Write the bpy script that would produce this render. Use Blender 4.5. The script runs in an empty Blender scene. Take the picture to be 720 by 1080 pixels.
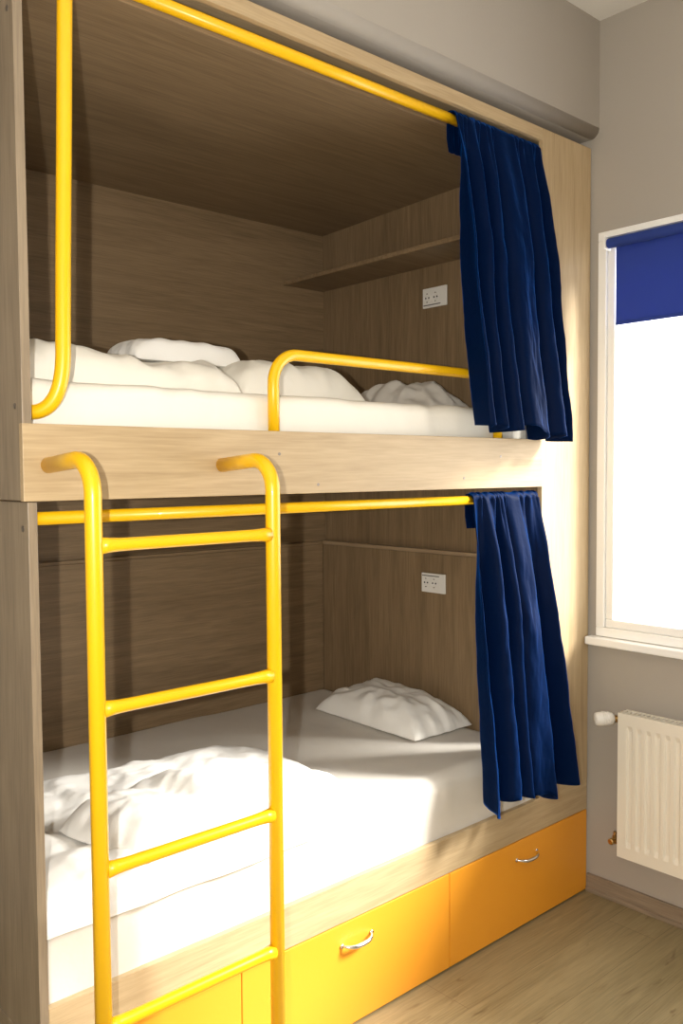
import bpy, bmesh, math, random
from mathutils import Vector, Matrix, noise
C = bpy.context.scene.collection
sc = bpy.context.scene
PI = math.pi

# ------------------------------------------------------------------ materials
def newmat(name):
    m = bpy.data.materials.new(name); m.use_nodes = True
    nt = m.node_tree; b = nt.nodes['Principled BSDF']
    return m, nt, b
def plain(name, col, rough=.5, metal=0, coat=0, bump=0, bscale=200, var=0, vscale=3, spec=.5):
    m, nt, b = newmat(name)
    b.inputs['Base Color'].default_value = (*col, 1); b.inputs['Roughness'].default_value = rough
    b.inputs['Metallic'].default_value = metal; b.inputs['Coat Weight'].default_value = coat
    b.inputs['Specular IOR Level'].default_value = spec
    tc = nt.nodes.new('ShaderNodeTexCoord')
    if bump:
        n = nt.nodes.new('ShaderNodeTexNoise'); n.inputs['Scale'].default_value = bscale; n.inputs['Detail'].default_value = 3
        bp = nt.nodes.new('ShaderNodeBump'); bp.inputs['Strength'].default_value = bump; bp.inputs['Distance'].default_value = .01
        nt.links.new(tc.outputs['Object'], n.inputs['Vector']); nt.links.new(n.outputs['Fac'], bp.inputs['Height']); nt.links.new(bp.outputs['Normal'], b.inputs['Normal'])
    if var:
        n = nt.nodes.new('ShaderNodeTexNoise'); n.inputs['Scale'].default_value = vscale; n.inputs['Detail'].default_value = 4
        mx = nt.nodes.new('ShaderNodeMix'); mx.data_type = 'RGBA'
        mx.inputs[6].default_value = (*[c*(1-var) for c in col], 1); mx.inputs[7].default_value = (*[min(1, c*(1+var)) for c in col], 1)
        nt.links.new(tc.outputs['Object'], n.inputs['Vector']); nt.links.new(n.outputs['Fac'], mx.inputs[0]); nt.links.new(mx.outputs[2], b.inputs['Base Color'])
    return m
def wood(name, axis, dark, light, rough=.45, fine=1.0, plank=None, spec=.4):
    """long-grained laminate: noise squeezed along the grain axis"""
    m, nt, b = newmat(name); L = nt.links
    b.inputs['Roughness'].default_value = rough; b.inputs['Specular IOR Level'].default_value = spec
    tc = nt.nodes.new('ShaderNodeTexCoord'); src = tc.outputs['Object']
    def layer(along, across, seed, detail=5, dist=.6):
        mp = nt.nodes.new('ShaderNodeMapping'); s = [across]*3; s['xyz'.index(axis)] = along
        mp.inputs['Scale'].default_value = s; mp.inputs['Location'].default_value = (seed, seed*1.7, seed*.3)
        n = nt.nodes.new('ShaderNodeTexNoise'); n.inputs['Scale'].default_value = 1; n.inputs['Detail'].default_value = detail; n.inputs['Distortion'].default_value = dist
        L.new(src, mp.inputs['Vector']); L.new(mp.outputs['Vector'], n.inputs['Vector']); return n.outputs['Fac']
    a = layer(2.0, 24*fine, 3.1, 6, 1.0); c = layer(9, 190*fine, 9.7, 3, 0); w = layer(.7, 3.5, 5.5, 2, .3)
    def math_(op, x, y):
        n = nt.nodes.new('ShaderNodeMath'); n.operation = op
        for i, q in enumerate((x, y)):
            if isinstance(q, (int, float)): n.inputs[i].default_value = q
            else: L.new(q, n.inputs[i])
        return n.outputs[0]
    t = math_('ADD', math_('ADD', math_('MULTIPLY', a, .45), math_('MULTIPLY', c, .38)), math_('MULTIPLY', w, .35))
    if plank:
        br = nt.nodes.new('ShaderNodeTexBrick'); br.offset = .37; br.squash = 1
        br.inputs['Scale'].default_value = 1; br.inputs['Brick Width'].default_value = 1.3; br.inputs['Row Height'].default_value = .19
        br.inputs['Mortar Size'].default_value = .0012; br.inputs['Mortar Smooth'].default_value = .2
        br.inputs['Color1'].default_value = (.0, .0, .0, 1); br.inputs['Color2'].default_value = (1, 1, 1, 1); br.inputs['Mortar'].default_value = (.5, .5, .5, 1)
        L.new(src, br.inputs['Vector'])
        t = math_('ADD', t, math_('MULTIPLY', math_('SUBTRACT', br.outputs['Color'], .5), .12))
    cr = nt.nodes.new('ShaderNodeValToRGB'); cr.color_ramp.elements[0].position = .38; cr.color_ramp.elements[1].position = .74
    cr.color_ramp.elements[0].color = (*dark, 1); cr.color_ramp.elements[1].color = (*light, 1)
    L.new(t, cr.inputs['Fac']); out = cr.outputs['Color']
    if plank:
        # knots and dark grain patches, plank joints
        kn = layer(4.5, 16, 1.3, 3, .8); kr = nt.nodes.new('ShaderNodeValToRGB')
        kr.color_ramp.elements[0].position = .24; kr.color_ramp.elements[1].position = .36
        kr.color_ramp.elements[0].color = (.5, .42, .34, 1); kr.color_ramp.elements[1].color = (1, 1, 1, 1)
        L.new(kn, kr.inputs['Fac'])
        mm = nt.nodes.new('ShaderNodeMix'); mm.data_type = 'RGBA'; mm.blend_type = 'MULTIPLY'; mm.inputs[0].default_value = 1
        L.new(out, mm.inputs[6]); L.new(kr.outputs['Color'], mm.inputs[7])
        m2 = nt.nodes.new('ShaderNodeMix'); m2.data_type = 'RGBA'
        L.new(math_('MULTIPLY', br.outputs['Fac'], .6), m2.inputs[0]); L.new(mm.outputs[2], m2.inputs[6]); m2.inputs[7].default_value = (.12, .08, .04, 1)
        out = m2.outputs[2]
    L.new(out, b.inputs['Base Color'])
    bp = nt.nodes.new('ShaderNodeBump'); bp.inputs['Strength'].default_value = .08; bp.inputs['Distance'].default_value = .004
    L.new(t, bp.inputs['Height']); L.new(bp.outputs['Normal'], b.inputs['Normal'])
    return m
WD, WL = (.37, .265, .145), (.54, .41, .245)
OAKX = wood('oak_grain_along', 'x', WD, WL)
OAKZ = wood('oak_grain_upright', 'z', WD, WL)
INX = wood('shaded_oak_grain_along', 'x', (.145, .096, .050), (.295, .205, .116), fine=1.3)  # same oak as outside, darkened: the bunk interior's shade is in the colour
INZ = wood('shaded_oak_grain_upright', 'z', (.145, .096, .050), (.295, .205, .116), fine=1.3)  # upright-grain version, interior shade painted into the oak likewise
CAPM = wood('cap_edging', 'y', (.26, .18, .11), (.42, .31, .19))
SIDE = wood('shaded_side_oak_upright', 'z', (.15, .115, .08), (.31, .245, .17), rough=.38)  # same oak again, with the shade on the side panels mixed into its colour
FLOOR = wood('laminate_floor', 'x', (.19, .150, .073), (.36, .29, .158), rough=.4, plank=True)
BASEB = wood('baseboard_oak', 'y', (.19, .145, .10), (.33, .26, .19))
YEL = plain('yellow_enamel', (.90, .515, .005), .33, coat=.15)
ORA = plain('orange_laminate', (.78, .32, .022), .42, bump=.03, bscale=60)
WALL = plain('taupe_paint', (.40, .365, .32), .85, bump=.05, bscale=150, var=.02)
CEIL = plain('white_ceiling_paint', (.80, .78, .74), .9, bump=.04, bscale=150)
SHEET = plain('cotton_sheet', (.70, .665, .61), .85, bump=.15, bscale=18, var=.02)
WHITE = plain('white_cotton', (.86, .85, .82), .85, bump=.12, bscale=25)
UPPER = plain('cream_cotton', (.84, .81, .73), .85, bump=.12, bscale=25)
CHROME = plain('chrome', (.8, .8, .8), .12, 1)
STEEL = plain('dull_screw', (.25, .22, .19), .4, .8)
BRASS = plain('brass', (.55, .38, .16), .3, 1)
PLAS = plain('white_plastic', (.78, .76, .72), .35)
DARK = plain('dark_hole', (.02, .02, .02), .6)
ENAM = plain('radiator_enamel', (.80, .76, .66), .35)
GRIL = plain('grille_shadow_grey', (.12, .11, .10), .5, .3)
FRAME = plain('window_frame_white', (.93, .93, .91), .35)
def velvet():
    m, nt, b = newmat('navy_velvet')
    b.inputs['Base Color'].default_value = (.0005, .0068, .036, 1); b.inputs['Roughness'].default_value = .55
    b.inputs['Specular IOR Level'].default_value = .04
    b.inputs['Sheen Weight'].default_value = .6; b.inputs['Sheen Roughness'].default_value = .35; b.inputs['Sheen Tint'].default_value = (.0, .15, .75, 1)
    tc = nt.nodes.new('ShaderNodeTexCoord'); n = nt.nodes.new('ShaderNodeTexNoise'); n.inputs['Scale'].default_value = 60; n.inputs['Detail'].default_value = 4
    bp = nt.nodes.new('ShaderNodeBump'); bp.inputs['Strength'].default_value = .25; bp.inputs['Distance'].default_value = .004
    nt.links.new(tc.outputs['Object'], n.inputs['Vector']); nt.links.new(n.outputs['Fac'], bp.inputs['Height']); nt.links.new(bp.outputs['Normal'], b.inputs['Normal'])
    return m
VELVET = velvet()
def blindmat():
    m, nt, b = newmat('blue_blind_cloth')
    b.inputs['Base Color'].default_value = (.035, .075, .36, 1); b.inputs['Roughness'].default_value = .8
    tr = nt.nodes.new('ShaderNodeBsdfTranslucent'); tr.inputs['Color'].default_value = (.03, .06, .3, 1)
    ad = nt.nodes.new('ShaderNodeMixShader'); ad.inputs[0].default_value = .35
    out = nt.nodes['Material Output']
    nt.links.new(b.outputs[0], ad.inputs[1]); nt.links.new(tr.outputs[0], ad.inputs[2]); nt.links.new(ad.outputs[0], out.inputs['Surface'])
    return m
BLIND = blindmat()
def glassmat():
    m, nt, b = newmat('window_glass'); nt.nodes.remove(b)
    t = nt.nodes.new('ShaderNodeBsdfTransparent'); g = nt.nodes.new('ShaderNodeBsdfGlossy'); g.inputs['Roughness'].default_value = .02
    f = nt.nodes.new('ShaderNodeFresnel'); f.inputs['IOR'].default_value = 1.45; mx = nt.nodes.new('ShaderNodeMixShader')
    ge = nt.nodes.new('ShaderNodeNewGeometry'); fr = nt.nodes.new('ShaderNodeMath'); fr.operation = 'SUBTRACT'; fr.inputs[0].default_value = 1
    mu = nt.nodes.new('ShaderNodeMath'); mu.operation = 'MULTIPLY'; nt.links.new(ge.outputs['Backfacing'], fr.inputs[1])
    nt.links.new(f.outputs[0], mu.inputs[0]); nt.links.new(fr.outputs[0], mu.inputs[1]); nt.links.new(mu.outputs[0], mx.inputs[0]); nt.links.new(t.outputs[0], mx.inputs[1]); nt.links.new(g.outputs[0], mx.inputs[2])
    nt.links.new(mx.outputs[0], nt.nodes['Material Output'].inputs['Surface']); return m
GLASS = glassmat()

# ------------------------------------------------------------------ helpers
def obj(name, bm, m, parent=None, smooth=False, bevel=0, seg=2, angle=None):
    me = bpy.data.meshes.new(name); bmesh.ops.recalc_face_normals(bm, faces=bm.faces[:]); bm.to_mesh(me); bm.free()
    ms = m if isinstance(m, (list, tuple)) else [m]
    for q in ms: me.materials.append(q)
    o = bpy.data.objects.new(name, me); C.objects.link(o)
    if parent: o.parent = parent
    if smooth:
        for p in me.polygons: p.use_smooth = True
    if bevel:
        md = o.modifiers.new('bevel', 'BEVEL'); md.width = bevel; md.segments = seg; md.limit_method = 'ANGLE'
    return o
def bx(bm, x0, x1, y0, y1, z0, z1, mi=0):
    v = [bm.verts.new((x, y, z)) for x in (x0, x1) for y in (y0, y1) for z in (z0, z1)]
    for f in ((0, 1, 3, 2), (4, 6, 7, 5), (0, 4, 5, 1), (2, 3, 7, 6), (0, 2, 6, 4), (1, 5, 7, 3)):
        q = bm.faces.new([v[i] for i in f]); q.material_index = mi
    return v
def box(name, dims, m, parent=None, bevel=.0015):
    bm = bmesh.new(); bx(bm, *dims); return obj(name, bm, m, parent, bevel=bevel)
def tube(bm, pts, r, n=20, caps=True, radii=None):
    pts = [Vector(p) for p in pts]; rings = []
    t0 = (pts[1]-pts[0]).normalized(); a = Vector((0, 0, 1)) if abs(t0.z) < .9 else Vector((0, 1, 0))
    nrm = (a - t0*a.dot(t0)).normalized()
    for i, p in enumerate(pts):
        t = (pts[min(i+1, len(pts)-1)]-pts[max(i-1, 0)]).normalized()
        nrm = (nrm - t*nrm.dot(t)).normalized(); bi = t.cross(nrm); rr = radii[i] if radii else r
        rings.append([bm.verts.new(p + (nrm*math.cos(2*PI*k/n)+bi*math.sin(2*PI*k/n))*rr) for k in range(n)])
    for A, B in zip(rings, rings[1:]):
        for k in range(n): bm.faces.new((A[k], A[(k+1) % n], B[(k+1) % n], B[k]))
    if caps: bm.faces.new(rings[0][::-1]); bm.faces.new(rings[-1])
def rounded(points, rad, n=10):
    """polyline with its inner corners rounded"""
    P = [Vector(p) for p in points]; out = [P[0]]
    for i in range(1, len(P)-1):
        r = rad[i-1] if isinstance(rad, (list, tuple)) else rad
        a = (P[i-1]-P[i]).normalized(); b = (P[i+1]-P[i]).normalized()
        ang = a.angle(b); d = r/math.tan(ang/2)
        s, e = P[i]+a*d, P[i]+b*d
        c = P[i]+(a+b).normalized()*(r/math.sin(ang/2))
        u, w = s-c, e-c; th = u.angle(w)
        for k in range(n+1):
            t = k/n; out.append(c+(u*math.sin((1-t)*th)+w*math.sin(t*th))/math.sin(th))
    out.append(P[-1]); return out
def thing(name, label, cat, loc=(0, 0, 0), group=None):
    o = bpy.data.objects.new(name, None); o.empty_display_size = .1; C.objects.link(o); o.location = loc
    o['label'] = label; o['category'] = cat
    if group: o['group'] = group
    return o
def tag(o, label, cat, group=None):
    o['label'] = label; o['category'] = cat
    if group: o['group'] = group
    return o
def struct(o): o['kind'] = 'structure'; return o
def fit(o, root):                    # meshes are written in world coordinates: seat them under the empty's base
    for v in o.data.vertices: v.co -= root.location
    o.parent = root; return o

# ------------------------------------------------------------------ the room
XW = 2.279; XL = -1.75; YF = -3.3; YB = 1.34; ZC = 3.456
struct(box('floor', (XL-.1, XW+.2, YF-.1, YB+.1, -.1, 0), FLOOR, bevel=0))
struct(box('ceiling', (XL-.1, XW+.2, YF-.1, YB+.1, ZC, ZC+.1), CEIL, bevel=0))
struct(box('wall_left', (XL-.1, XL, YF, YB, 0, ZC), WALL, bevel=0))
struct(box('wall_front', (XL-.1, XW+.2, YF-.1, YF, 0, ZC), WALL, bevel=0))
bm = bmesh.new(); bx(bm, XL-.1, XW+.2, YB, YB+.1, 0, ZC)
# boxed soffit over the bunk, rounded lower lip
cy, cz, rr = .006, 3.048, .036
prof = [(YB-.001, 3.012), (cy, 3.012)] + [(cy-rr*math.sin(t*PI/2/8), cz-rr*math.cos(t*PI/2/8)) for t in range(1, 9)] + [(-.03, ZC), (YB-.001, ZC)]
va = [bm.verts.new((XL, y, z)) for y, z in prof]; vb = [bm.verts.new((XW, y, z)) for y, z in prof]
for i in range(len(prof)):
    j = (i+1) % len(prof); f = bm.faces.new((va[i], va[j], vb[j], vb[i]))
    if 1 <= i <= 8: f.smooth = True
bm.faces.new(va[::-1]); bm.faces.new(vb)
struct(obj('wall_back', bm, WALL))
# right wall with the window opening
WY0, WY1, WZ0, WZ1 = -2.10, -.04, 1.06, 2.63
bm = bmesh.new(); X2 = XW+.16
for d in ((XW, X2, YF, YB, 0, WZ0), (XW, X2, YF, YB, WZ1, ZC), (XW, X2, YF, WY0, WZ0, WZ1), (XW, X2, WY1, YB, WZ0, WZ1)): bx(bm, *d)
struct(obj('wall_right', bm, WALL))
bm = bmesh.new(); bx(bm, XW-.013, XW, YF, -.002, 0, .072); bx(bm, XW-.022, XW, YF, -.002, 0, .018)
struct(obj('baseboard_right', bm, BASEB, bevel=.003))
bm = bmesh.new(); bx(bm, XL, XL+.013, YF, YB, 0, .072)
struct(obj('baseboard_left', bm, BASEB, bevel=.003))
# window
w = bpy.data.objects.new('window_1', None); C.objects.link(w); w.location = (XW, (WY0+WY1)/2, WZ0); w['kind'] = 'structure'
def ring(bm, x0, x1, y0, y1, z0, z1, t):
    bx(bm, x0, x1, y0, y1, z1-t, z1); bx(bm, x0, x1, y0, y1, z0, z0+t); bx(bm, x0, x1, y0, y0+t, z0+t, z1-t); bx(bm, x0, x1, y1-t, y1, z0+t, z1-t)
bm = bmesh.new(); ring(bm, XW-.006, XW+.05, WY0-.0, WY1+.008, WZ0-.008, WZ1+.012, .036); fit(obj('window_frame', bm, FRAME, bevel=.003), w)
bm = bmesh.new(); ring(bm, XW+.004, XW+.04, WY0+.036, WY1-.028, WZ0+.028, WZ1-.024, .034); fit(obj('window_sash', bm, FRAME, bevel=.006, seg=3), w)
bm = bmesh.new(); bx(bm, XW+.018, XW+.024, WY0+.068, WY1-.06, WZ0+.06, WZ1-.056); fit(obj('window_pane', bm, GLASS), w)
bm = bmesh.new(); bx(bm, XW-.045, XW+.02, WY0-.05, WY1+.035, 1.018, 1.05); fit(obj('window_sill', bm, FRAME, bevel=.006, seg=3), w)

# ------------------------------------------------------------------ the bunk cabinet
DB = 1.261; XR = 1.95; XE = 1.962; XO = 2.27
Z0, ZD, ZB, Z1, Z2, Z3, Z4, ZI = .0, .337, .462, 1.653, 1.83, 2.93, 2.975, 2.833
bed = thing('bunk_bed', 'built-in two-storey oak laminate bunk bed with orange drawers and yellow tube rails', 'bunk bed', (1.1, .62, 0))
def part(name, bm, m, **k):
    o = obj(name, bm, m, **k); return fit(o, bed)
def pbox(name, dims, m, bevel=.0015):
    bm = bmesh.new(); bx(bm, *dims); return part(name, bm, m, bevel=bevel)
pbox('side_panel', (-.022, 0, .001, YB-.04, Z1+.002, Z4), SIDE)
pbox('side_panel', (-.014, .008, .001, YB-.04, .362, Z1-.002), SIDE)
pbox('side_panel', (-.014, .008, .001, YB-.04, 0, .358), SIDE)
pbox('face_panel', (XR, XO, 0, .02, ZB+.0, Z4), OAKZ)
pbox('front_board', (-.0235, XR, -.0015, .018, Z1, Z2), OAKX)
pbox('bottom_board', (.008, XO, .001, .02, ZD+.001, ZB), OAKX)
pbox('top_board', (0, XR, .0, .02, Z3, Z4), OAKX)
bm = bmesh.new()
for v in bx(bm, 0, XO, .052, YB-.04, ZI, ZI+.02): v.co.z += .042*max(0, (DB-v.co.y)/DB)
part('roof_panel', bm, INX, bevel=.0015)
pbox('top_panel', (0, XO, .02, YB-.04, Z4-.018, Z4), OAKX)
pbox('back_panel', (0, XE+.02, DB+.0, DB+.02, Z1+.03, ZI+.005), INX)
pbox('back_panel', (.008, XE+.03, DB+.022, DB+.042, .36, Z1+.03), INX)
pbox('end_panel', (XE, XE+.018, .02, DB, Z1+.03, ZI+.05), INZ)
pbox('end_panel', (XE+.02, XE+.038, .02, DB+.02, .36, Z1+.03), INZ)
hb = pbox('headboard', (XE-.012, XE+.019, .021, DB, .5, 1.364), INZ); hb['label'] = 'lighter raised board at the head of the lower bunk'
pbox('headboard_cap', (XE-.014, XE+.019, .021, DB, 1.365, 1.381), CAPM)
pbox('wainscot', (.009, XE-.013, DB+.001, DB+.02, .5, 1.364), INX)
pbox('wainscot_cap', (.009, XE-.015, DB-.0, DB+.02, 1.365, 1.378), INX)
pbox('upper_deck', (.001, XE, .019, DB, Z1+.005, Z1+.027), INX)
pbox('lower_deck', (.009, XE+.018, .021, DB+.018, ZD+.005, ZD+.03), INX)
pbox('plinth', (.009, XO, .03, .05, 0, .33), SIDE)
# shelf across the head end of the upper bunk
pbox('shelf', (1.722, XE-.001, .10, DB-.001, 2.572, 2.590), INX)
# drawers
for x0, x1 in ((.012, .554), (.557, 1.424), (1.427, XO-.002)):
    bm = bmesh.new(); bx(bm, x0, x1, 0, .019, .006, ZD-.002)
    d = part('drawer', bm, ORA, bevel=.002)
    bm = bmesh.new(); xc = (x0+x1)/2; hz = .268
    if x0 > .5: xc = {.557: .99, 1.427: 1.862}[x0]
    pts = []
    for k in range(25):
        t = k/24*2-1
        y = -.028*(1-t**4)+.001; z = hz-.006*(1-t*t)
        pts.append((xc+t*.062, y, z))
    rad = [.0035+.0035*(1-abs(k/12-1)**2) for k in range(25)]
    tube(bm, pts, .005, 14, radii=rad)
    for s in (-1, 1):
        tube(bm, [(xc+s*.062, .0, hz), (xc+s*.062, -.004, hz)], .007, 14)
    h = obj('handle', bm, CHROME, smooth=True); h['label'] = 'chrome bow handle'
    for v in h.data.vertices: v.co -= bed.location
    h.parent = d
# screws in the front board and cam bolts on the side
for x, z in ((.705, 1.766), (.847, 1.678), (1.50, 1.69), (1.70, 1.765)):
    bm = bmesh.new(); tube(bm, [(x, .0, z), (x, -.0025, z)], .0045, 12); part('screw', bm, STEEL)
for y, z in ((.04, 1.87), (.03, 1.59), (.03, 2.75)):
    bm = bmesh.new(); tube(bm, [(-.012, y, z), (-.0235 if z > 1.7 else -.016, y, z)], .007, 12); part('screw', bm, STEEL)
# yellow tubes fixed to the cabinet
R = .0175
bm = bmesh.new()
P0, P1, P2, P3 = Vector((-.002, .07, 1.862)), Vector((.05, .03, 1.845)), Vector((.078, .0, 1.885)), Vector((.0775, .0, 2.01))
bz = [P0*(1-t)**3+P1*3*t*(1-t)**2+P2*3*t*t*(1-t)+P3*t**3 for t in [i/20 for i in range(21)]]
tube(bm, bz+[Vector((.082, .0, 2.2)), Vector((.091, .0, 2.5)), Vector((.101, .004, 2.80)), Vector((.105, .014, 2.86)), Vector((.11, .03, 2.893))], R, 22)
part('grab_bar', bm, YEL, smooth=True)['label'] = 'yellow upright grab bar curving into the side panel'
bm = bmesh.new(); tube(bm, [(.11, .03, 2.893), (XR+.01, .03, 2.893)], .0165, 22); part('curtain_rod', bm, YEL, smooth=True)
bm = bmesh.new(); tube(bm, [(.008, .03, 1.612), (XR+.01, .03, 1.612)], .0155, 22); part('curtain_rod', bm, YEL, smooth=True)
bm = bmesh.new(); tube(bm, rounded([(.716, .037, 1.79), (.716, .037, 2.052), (1.732, .037, 2.052), (1.732, .037, 1.79)], .085, 12), .0165, 22)
part('guard_rail', bm, YEL, smooth=True)['label'] = 'yellow tube guard rail on the upper bunk'

# ------------------------------------------------------------------ ladder
YL = -.222
lad = thing('ladder', 'yellow steel tube ladder hooked over the front board of the bunk', 'ladder', (.27, YL, 0))
for x in (.035, .511):
    bm = bmesh.new(); pts = rounded([(x, -.003, 1.735), (x, YL, 1.752), (x, YL, .0)], .075, 12)
    tube(bm, pts, .0185, 24)
    fit(obj('rail', bm, YEL, smooth=True), lad)
for z in (1.562, 1.21, .858, .508, .158):
    bm = bmesh.new(); a, b = .035, .511; pts = []; rad = []
    for k in range(21):
        t = k/20; e = min(t, 1-t)*(b-a)
        pts.append((a+.013+(b-a-.026)*t, YL, z)); rad.append(.0145+.004*math.exp(-(e/.025)**1.3))
    tube(bm, pts, .0145, 20, radii=rad)
    fit(obj('rung', bm, YEL, smooth=True), lad)

# ------------------------------------------------------------------ curtains
def fbm(x, y, z=0):
    return noise.noise(Vector((x, y, z)))+.5*noise.noise(Vector((x*2.1, y*2.1, z+3)))+.25*noise.noise(Vector((x*4.3, y*4.3, z+7)))
def curtain(name, label, xt, xb, zt, zb, yt, yb, folds, seed, hem):
    rnd = random.Random(seed); nu, nv = 220, 90; bm = bmesh.new(); G = []
    ph = [rnd.uniform(0, 6.28) for _ in range(6)]
    rows = []
    for j in range(-9, nv+1): rows.append(j)
    for j in rows:
        row = []; v = max(0, j)/nv
        for i in range(nu+1):
            u = i/nu
            # uneven fold spacing
            uu = u+.055*math.sin(2*PI*u*1.5+ph[0])+.028*math.sin(2*PI*u*3.2+ph[1])+.03*v*math.sin(2*PI*u+ph[2])
            f1 = math.sin(2*PI*folds*uu+.5*math.sin(3*v+ph[3]))
            f1 = math.copysign(abs(f1)**.8, f1)*(.75+.6*abs(noise.noise(Vector((uu*4, seed, v*.8)))))
            f2 = math.sin(2*PI*folds*2.6*uu+ph[4]+1.2*v)
            f3 = math.sin(2*PI*folds*4.3*uu+ph[5])
            amp = .009+.047*min(1, v*2.5)**.8+.012*v
            gat = math.exp(-v*14)
            y = f1*amp*(1-.6*gat)+f2*(.002+.004*gat+.001*v)+f3*.003*gat
            x = xt[0]+(xt[1]-xt[0])*u+((xb[0]+(xb[1]-xb[0])*u)-(xt[0]+(xt[1]-xt[0])*u))*v**1.9
            x += .012*math.cos(2*PI*folds*uu)*(.3+.7*min(1, v*2))*math.sin(PI*u)
            yc = yt-.024+(yb-yt+.024)*(.15*min(1, v*6)+.85*v**1.25)
            zbot = zb+hem(u)
            z = zt+.0-(zt-zbot)*v
            if j < 0:            # header pocket folding back over the rod
                k = -j/9; ang = k*PI
                z = zt+math.sin(min(ang, PI))*.024*(1+.12*f2) if k < .7 else zt+.024*math.sin(.7*PI)-(k-.7)*.40
                y0 = y*.25*abs(math.cos(ang)); yc = yt-.026*math.cos(min(ang, PI))-.05*max(0, k-.9); x += .02*max(0, k-.6)/.4
                y = y0
            else:
                z += .0
            # crumples
            y += .007*fbm(u*9+seed, v*6, seed)*min(1, v*3)
            row.append(bm.verts.new((x, yc+y, z)))
        G.append(row)
    for A, B in zip(G, G[1:]):
        for i in range(nu): bm.faces.new((A[i], A[i+1], B[i+1], B[i]))
    o = obj(name, bm, VELVET, smooth=True)
    s = o.modifiers.new('thickness', 'SOLIDIFY'); s.thickness = .003; s.offset = 0
    return tag(o, label, 'curtain')
curtain('curtain', 'navy velvet curtain gathered at the right of the upper bunk, hanging past its board', (1.462, 1.935), (1.487, 1.975), 2.893, 1.862, .03, -.075, 4.6, 5,
        lambda u: -.004+.012*math.sin(u*17)-.028*(u > .62)*min(1, (u-.62)*12)+.02*math.exp(-((u-.05)/.05)**2)*0)
curtain('curtain', 'navy velvet curtain gathered at the right of the lower bunk, reaching its mattress', (1.557, 1.936), (1.495, 1.972), 1.612, .545, .03, -.095, 4.1, 12,
        lambda u: .03-.05*math.exp(-((u-.06)/.12)**2)+.02*math.sin(u*5.5+1)-.05*(u > .66)*min(1, (u-.66)*10)+.03*max(0, u-.85)/.15)

# ------------------------------------------------------------------ bedding
def mattress(name, label, x0, x1, y0, y1, z0, z1, m, seed, rad=.05, amp=.004):
    """rounded slab, swept as a grid of rings, lightly wrinkled at the front skirt"""
    bm = bmesh.new(); nx, nr = 120, 9; P = []
    prof = [(y0+.02, z0)]
    for k in range(7): prof.append((y0, z0+(z1-rad-z0)*k/6))
    for k in range(1, nr): a = k/nr*PI/2; prof.append((y0+rad-rad*math.cos(a), z1-rad+rad*math.sin(a)))
    for k in range(41): prof.append((y0+rad+(y1-y0-2*rad)*k/40, z1))
    for k in range(1, nr): a = k/nr*PI/2; prof.append((y1-rad+rad*math.sin(a), z1-rad+rad*math.cos(a)))
    prof += [(y1, z1-rad), (y1, z0)]
    G = []
    for i in range(nx+1):
        t = i/nx; x = x0+(x1-x0)*t; e = min(t, 1-t)*(x1-x0)
        dr = .035*(1-min(1, e/.04))**2
        row = []
        for (y, z) in prof:
            front = max(0, 1-(y-y0)/.06)*(z-z0)/(z1-z0)
            d = amp*fbm(x*4+seed, y*3, z*5)+front*.006*math.sin(x*38+3*math.sin(x*9+seed)+z*12)*(.4+fbm(x*3, seed))
            yy = y-(d if y < y0+rad else 0); zz = z+(d*.8 if z > z0+.03 else 0)
            if z > z0+.02: zz -= dr
            row.append(bm.verts.new((x, yy, zz)))
        G.append(row)
    for A, B in zip(G, G[1:]):
        for k in range(len(prof)-1): bm.faces.new((A[k], A[k+1], B[k+1], B[k]))
        bm.faces.new((A[-1], A[0], B[0], B[-1]))
    bm.faces.new(G[0]); bm.faces.new(G[-1][::-1])
    return tag(obj(name, bm, m, smooth=True), label, 'mattress')
mattress('mattress', 'mattress in a fitted beige-white sheet on the lower bunk', .012, 1.944, .022, DB-.005, ZD+.034, .672, SHEET, 1.3, .055, .005)
mattress('mattress', 'mattress in a cream fitted sheet on the upper bunk', .003, 1.94, .058, DB-.01, Z1+.03, 1.94, UPPER, 7.7, .035, .003)

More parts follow.
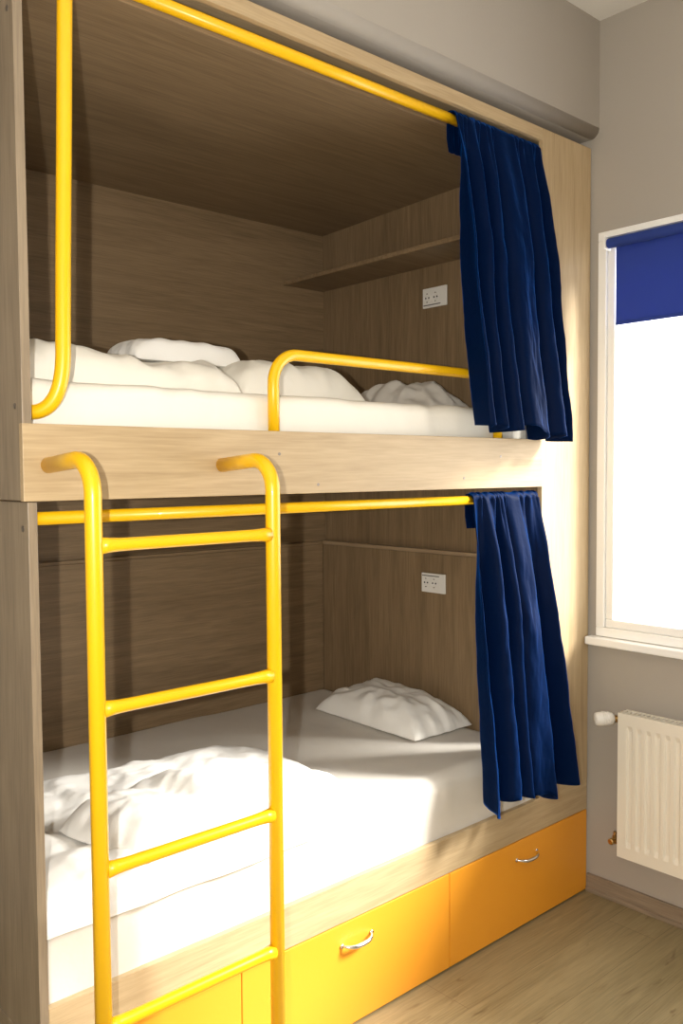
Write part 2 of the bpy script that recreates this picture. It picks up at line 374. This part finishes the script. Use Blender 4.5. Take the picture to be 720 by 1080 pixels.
def soft(name, label, cat, c, w, d, h, rot, m, seed, k=.35, p=6, base=None, wr=.01, rim=.0, tilt=(0, 0), n=70, fn=None, sq=False):
    """closed pillow or quilt form: rounded-square plan, puffed top, wrinkles running in from the corners"""
    bm = bmesh.new(); top = {}; bot = {}
    rz = Matrix.Rotation(rot, 3, 'Z')
    for i in range(n+1):
        for j in range(n+1):
            s = math.sin((i/n*2-1)*PI/2); t = math.sin((j/n*2-1)*PI/2)
            x = s*math.sqrt(1-(k if s > 0 or not sq else 0)*t*t/2); y = t*math.sqrt(1-(k if s > 0 or not sq else 0)*s*s/2)
            q = max(0, (1-abs(s)**p)*(1-abs(t)**p))**.5
            wob = 1+.03*fbm(s*2+seed, t*2, 1)
            X, Y = x*w/2*wob, y*d/2*wob
            ang = math.atan2(t, s); rr_ = math.hypot(s, t)
            wz = wr*(fbm(X*7+seed, Y*7, 2)+.8*math.sin(ang*13+seed*3+2*fbm(s, t, seed))*rr_**2*.5)
            fold = 1-abs(noise.noise(Vector((X*9+seed*2, Y*5, seed))))*2
            wz += wr*.9*max(0, fold-.35)
            edge = i in (0, n) or j in (0, n)
            P = rz @ Vector((X, Y, 0)); bx_, by_ = P.x+c[0], P.y+c[1]
            zb_ = (base(bx_, by_) if base else c[2])
            up = q*(h+wz)+(fn(s, t) if fn else 0)*q
            up += tilt[0]*(s)*w/2+tilt[1]*t*d/2
            lo = min(up-.001, .004 if base else (tilt[0]*s*w/2+tilt[1]*t*d/2)*1.0-q*h*.12*(0 if base else 1)+q*.0)
            zt_ = zb_+max(up, .004)+rim
            v = bm.verts.new((bx_, by_, zt_)); top[i, j] = v
            bot[i, j] = v if edge else bm.verts.new((bx_, by_, zb_+(max(lo, .0) if not base else .001)+rim*.0+(0)))
    for i in range(n):
        for j in range(n):
            bm.faces.new((top[i, j], top[i+1, j], top[i+1, j+1], top[i, j+1]))
            f = (bot[i, j], bot[i, j+1], bot[i+1, j+1], bot[i+1, j])
            if len({*f}) == 4:
                try: bm.faces.new(f)
                except ValueError: pass
    return tag(obj(name, bm, m, smooth=True), label, cat)
def m1(x, y):      # lower mattress top, rounding over at its front edge
    z = .676
    if y < .077: z -= .055-math.sqrt(max(0, .055**2-min(.055, .077-y)**2))
    return z
MZU = 1.942
# lower bunk
soft('pillow', 'plump white pillow lying alone on the lower bunk by the headboard', 'pillow', (1.785, .64, .679), .33, .62, .115, -.03, WHITE, 4.2, k=.05, p=3.2, wr=.017)
DT = .055
def dz(x, y): return m1(x, y)
def bumps(s, t): return .022*math.exp(-((s+.1)**2+(t-.7)**2)*3)+.012*math.sin(s*4+1)*math.cos(t*3)
soft('duvet', 'white folded duvet spread over the foot half of the lower bunk', 'duvet', (.555, .377, 0), 1.09, .735, DT, 0.0, WHITE, 2.6, k=.38, p=9, base=dz, wr=.014, n=110, fn=bumps, sq=True)
def dtop(x, y): return m1(x, y)+DT+.004
soft('blanket', 'crumpled white cover bundled on top of the lower duvet', 'blanket', (.43, .25, 0), 0.46, .36, .060, .35, WHITE, 8.9, k=.45, p=4, base=dtop, wr=.009, n=90,
     fn=lambda s, t: .035*math.exp(-((s-.75)**2)*9-((t)**2)*2)+.02*math.exp(-((s+.6)**2)*8)-.025*math.exp(-((s-.35)**2)*40))
# upper bunk
soft('duvet', 'cream folded duvet at the left end of the upper bunk', 'duvet', (.37, .47, MZU+.002), .72, .62, .098, 0, UPPER, 3.3, k=.2, p=8, wr=.014, n=90,
     fn=lambda s, t: .02*math.exp(-((s+.8)**2)*6)-.02*math.exp(-((s-.3)**2)*14))
soft('pillow', 'cream pillow on the upper bunk behind the bend of the guard rail', 'pillow', (1.005, .46, MZU+.002), .54, .44, .128, .06, UPPER, 6.1, k=-.04, p=5, wr=.010, n=80)
soft('towel', 'rolled white towel lying on top of the upper duvet', 'towel', (.68, .50, MZU+.112), .42, .20, .072, .03, WHITE, 5.5, k=.2, p=7, wr=.006, n=60)
soft('blanket', 'crumpled grey-white blanket on the upper bunk beside the curtain', 'blanket', (1.755, .52, MZU+.002), .36, .50, .12, .0, SHEET, 9.4, k=.3, p=1.6, wr=.035, n=90)

# ------------------------------------------------------------------ sockets
def outlet(zc, label, flip, xface):
    t = thing('power_outlet', label, 'power outlet', (xface, .54, zc), 'double wall sockets')
    bm = bmesh.new(); bx(bm, xface-.010, xface-.0005, .474, .606, zc-.041, zc+.041); fit(obj('cover_plate', bm, PLAS, bevel=.003, seg=3), t)
    for y in (.578, .532):
        bm = bmesh.new(); n = 28
        # round recess: rim, dished floor
        R1, R2 = .0205, .018
        for (ra, xa, rb, xb_) in ((R1, -.0105, R1, -.0125), (R1, -.0125, R2, -.0125), (R2, -.0125, .0165, -.0108), (.0165, -.0108, .0005, -.0104)):
            A = [bm.verts.new((xface+xa, y+ra*math.cos(2*PI*k/n), zc+ra*math.sin(2*PI*k/n))) for k in range(n)]
            B = [bm.verts.new((xface+xb_, y+rb*math.cos(2*PI*k/n), zc+rb*math.sin(2*PI*k/n))) for k in range(n)]
            for k in range(n): bm.faces.new((A[k], A[(k+1) % n], B[(k+1) % n], B[k]))
        s = fit(obj('socket', bm, PLAS), t)
        bm = bmesh.new()
        for dy in (-.0085, .0085): tube(bm, [(xface-.0100, y+dy, zc), (xface-.0118, y+dy, zc)], .0036, 12)
        h = obj('pin_hole', bm, DARK); fit(h, t); h.parent = s
        bm = bmesh.new()
        for q in (-1, 1):
            bm = bmesh.new(); bx(bm, xface-.0135, xface-.0105, y-.003, y+.003, zc+q*.0175-.002, zc+q*.0175+.002)
            h = obj('earth_clip', bm, STEEL); fit(h, t); h.parent = s
    bm = bmesh.new(); s = -1 if flip else 1
    bx(bm, xface-.0112, xface-.0100, .505, .600, zc+s*.030-.002, zc+s*.030+.002)
    fit(obj('groove', bm, GRIL), t)
outlet(2.440, 'white double socket on the end wall of the upper bunk, under the shelf', True, XE)
outlet(1.240, 'white double socket on the headboard of the lower bunk, above the pillow', False, XE-.012)

# ------------------------------------------------------------------ roller blind
rb = thing('roller_blind', 'short blue roller blind pulled down over the top of the window', 'roller blind', (XW-.03, -.68, 2.59))
BX = XW-.030
bm = bmesh.new(); tube(bm, [(BX, -.093, 2.585), (BX, -1.27, 2.585)], .019, 24); fit(obj('roller_tube', bm, BLIND, smooth=False), rb)
bm = bmesh.new(); bx(bm, BX+.0175, BX+.0185, -1.26, -.115, 2.278, 2.585); fit(obj('blind_cloth', bm, BLIND), rb)
bm = bmesh.new(); bx(bm, BX+.014, BX+.022, -1.26, -.115, 2.272, 2.284); fit(obj('hem_bar', bm, BLIND, bevel=.002), rb)
for y in (-.084, -1.279):
    bm = bmesh.new(); bx(bm, BX-.022, XW-.006, y-.006, y+.006, 2.562, 2.612); fit(obj('bracket', bm, FRAME, bevel=.002), rb)
bm = bmesh.new(); bx(bm, BX-.012, XW-.006, -1.28, -.085, 2.607, 2.622); fit(obj('mounting_rail', bm, FRAME, bevel=.002), rb)

# ------------------------------------------------------------------ radiator
rad = thing('radiator', 'cream ribbed panel radiator on the wall under the window', 'radiator', (XW-.06, -.7, .2))
ry0, ry1, rz0, rz1, rx0, rx1 = -1.20, -.192, .232, .79, XW-.105, XW-.03
bm = bmesh.new()
# front panel with pressed vertical channels
N = 25; ys = []; step = (ry1-ry0-.06)/N
def fx(y, z):
    e = min(y-ry0, ry1-y); ez = min(z-rz0, rz1-z)
    if e < .028 or ez < .045: return rx0
    q = ((y-ry0-.03)/step) % 1
    g = max(0, min(1, (abs(q-.5)-.18)/.12)); f = min(1, (ez-.045)/.018)
    return rx0+.008*(1-g)*f
ny = 360; zs = [rz0, rz0+.02, rz0+.044, rz0+.05, rz0+.056, rz0+.065]+[rz0+.065+(rz1-rz0-.13)*k/6 for k in range(1, 6)]+[rz1-.065, rz1-.056, rz1-.05, rz1-.044, rz1-.02, rz1]
G = [[bm.verts.new((fx(y, z), y, z)) for y in [ry0+(ry1-ry0)*i/ny for i in range(ny+1)]] for z in zs]
for A, B in zip(G, G[1:]):
    for i in range(ny): bm.faces.new((A[i], A[i+1], B[i+1], B[i]))
# folded rim
for (d) in ((rx0+.0085, rx0+.012, ry0, ry1, rz0, rz1),): bx(bm, *d)
bx(bm, rx0+.0002, rx0+.012, ry1-.0015, ry1, rz0, rz1); bx(bm, rx0+.0002, rx0+.012, ry0, ry0+.0015, rz0, rz1)
bx(bm, rx0+.0002, rx0+.012, ry0, ry1, rz0, rz0+.0015); bx(bm, rx0+.0002, rx0+.012, ry0, ry1, rz1-.0015, rz1)
fit(obj('front_panel', bm, ENAM, smooth=False), rad)
bm = bmesh.new(); bx(bm, rx1-.012, rx1, ry0, ry1, rz0+.01, rz1-.004); fit(obj('rear_panel', bm, ENAM, bevel=.002), rad)
for y in (ry0, ry1-.002):
    bm = bmesh.new(); bx(bm, rx0+.006, rx1-.002, y, y+.002, rz0+.012, rz1-.001); fit(obj('side_cover', bm, ENAM), rad)
bm = bmesh.new()          # top grille: cross bars over the gap
bx(bm, rx0+.012, rx0+.018, ry0+.002, ry1-.002, rz1-.004, rz1+.001); bx(bm, rx1-.02, rx1-.012, ry0+.002, ry1-.002, rz1-.004, rz1+.001)
y = ry0+.004
while y < ry1-.01: bx(bm, rx0+.018, rx1-.02, y, y+.008, rz1-.004, rz1+.0005); y += .018
fit(obj('top_grille', bm, ENAM), rad)
bm = bmesh.new(); bx(bm, rx0+.013, rx1-.013, ry0+.01, ry1-.01, rz0+.03, rz1-.02); fit(obj('convector_fins', bm, GRIL), rad)
# thermostat valve, top, and lockshield valve, bottom
xv = (rx0+rx1)/2
def lathe(bm, c, axis, prof_, n=24):
    c = Vector(c); a = Vector(axis).normalized(); u = a.orthogonal().normalized(); v = a.cross(u); rings = []
    for d, r in prof_: rings.append([bm.verts.new(c+a*d+(u*math.cos(2*PI*k/n)+v*math.sin(2*PI*k/n))*max(r, .0003)) for k in range(n)])
    for A, B in zip(rings, rings[1:]):
        for k in range(n): bm.faces.new((A[k], A[(k+1) % n], B[(k+1) % n], B[k]))
    bm.faces.new(rings[0][::-1]); bm.faces.new(rings[-1])
zt = rz1-.038
bm = bmesh.new(); lathe(bm, (xv, ry1, zt), (0, 1, 0), [(-.003, .011), (.006, .011), (.006, .015), (.018, .015), (.018, .010), (.03, .010), (.03, .014), (.044, .014)])
lathe(bm, (xv, ry1+.03, zt), (1, 0, 0), [(0, .009), (.066-.0, .009)])
lathe(bm, (XW, ry1+.03, zt), (-1, 0, 0), [(0.0005, .02), (.006, .02), (.009, .012)])
fit(obj('valve_body', bm, BRASS), rad)
bm = bmesh.new()
lathe(bm, (xv+.002, ry1+.040, zt), (-.72, .62, -.04), [(0, .016), (.004, .021), (.012, .025), (.055, .0275), (.070, .025), (.077, .017), (.079, .001)], 28)
th = fit(obj('thermostat_head', bm, PLAS, smooth=True), rad); th['label'] = 'white thermostat knob'
bm = bmesh.new()
for k in range(4): lathe(bm, (xv+.002-.72*(.02+.008*k), ry1+.040+.62*(.02+.008*k), zt-.0005), (-.72, .62, -.04), [(0, .0262+.0004*k), (.0012, .0278+.0004*k), (.003, .0278+.0004*k), (.0042, .0262+.0004*k)], 28)
g = obj('grip_ring', bm, PLAS, smooth=True); fit(g, rad); g.parent = th
bm = bmesh.new(); lathe(bm, (rx0+.04, ry1+.001, rz1-.016), (0, 1, 0), [(-.002, .008), (.008, .008), (.008, .004), (.014, .004)])
fit(obj('bleed_valve', bm, CHROME), rad)
zt = rz0+.045
bm = bmesh.new(); lathe(bm, (xv, ry1, zt), (0, 1, 0), [(-.003, .010), (.006, .010), (.006, .014), (.016, .014), (.016, .009), (.03, .009)])
lathe(bm, (xv, ry1+.03, zt-.014), (0, 0, 1), [(0, .010), (.028, .010), (.03, .007), (.045, .007)])
lathe(bm, (xv+.012, ry1+.03, zt), (-1, 0, 0), [(0, .009), (.03, .009), (.03, .012), (.045, .012), (.047, .008)])
lathe(bm, (xv, ry1+.03, zt), (1, 0, 0), [(0, .008), (.066, .008)])
lathe(bm, (XW, ry1+.03, zt), (-1, 0, 0), [(.0005, .02), (.006, .02), (.009, .012)])
fit(obj('return_valve', bm, BRASS), rad)
for y in (ry0+.12, ry1-.12):
    bm = bmesh.new(); bx(bm, rx1-.001, XW-.0003, y, y+.03, rz0+.05, rz1-.05); fit(obj('wall_bracket', bm, ENAM), rad)

# ------------------------------------------------------------------ light
W = bpy.data.worlds.new('sky'); sc.world = W; W.use_nodes = True
bg = W.node_tree.nodes['Background']; bg.inputs['Color'].default_value = (1.0, .98, .95, 1); bg.inputs['Strength'].default_value = 5.2
def lamp(name, kind, loc, energy, col, **k):
    l = bpy.data.lights.new(name, kind); l.energy = energy; l.color = col
    for a, b_ in k.items(): setattr(l, a, b_)
    o = bpy.data.objects.new(name, l); C.objects.link(o); o.location = loc; return o
lamp('camera_flash', 'POINT', (-.90, -1.87, 1.722), 165, (1, .96, .88), shadow_soft_size=.012)
s = lamp('sun', 'SUN', (4, -1.5, 4), 12.5, (1, .96, .88), angle=math.radians(16))
s.rotation_euler = Vector((-1, .85, -.89)).to_track_quat('-Z', 'Y').to_euler()

# ------------------------------------------------------------------ camera
cam = bpy.data.cameras.new('camera'); co = bpy.data.objects.new('camera', cam); C.objects.link(co)
yaw, pit, rol = math.radians(41.9269), math.radians(-2.6948), math.radians(-.4008)
fw = Vector((math.sin(yaw)*math.cos(pit), math.cos(yaw)*math.cos(pit), math.sin(pit)))
ri = Vector((math.cos(yaw), -math.sin(yaw), 0)); up = ri.cross(fw)
r2 = math.cos(rol)*ri+math.sin(rol)*up; u2 = -math.sin(rol)*ri+math.cos(rol)*up
M = Matrix((r2, u2, -fw)).transposed().to_4x4(); M.translation = Vector((-.8106, -1.9479, 1.7179)); co.matrix_world = M
cam.sensor_fit = 'VERTICAL'; cam.sensor_height = 36; cam.sensor_width = 24; cam.lens = 924.5878/1080*36; cam.clip_start = .02
sc.camera = co
sc.view_settings.view_transform = 'Standard'; sc.view_settings.look = 'None'; sc.view_settings.gamma = 1; sc.view_settings.use_curve_mapping = False
sc.view_settings.exposure = 0
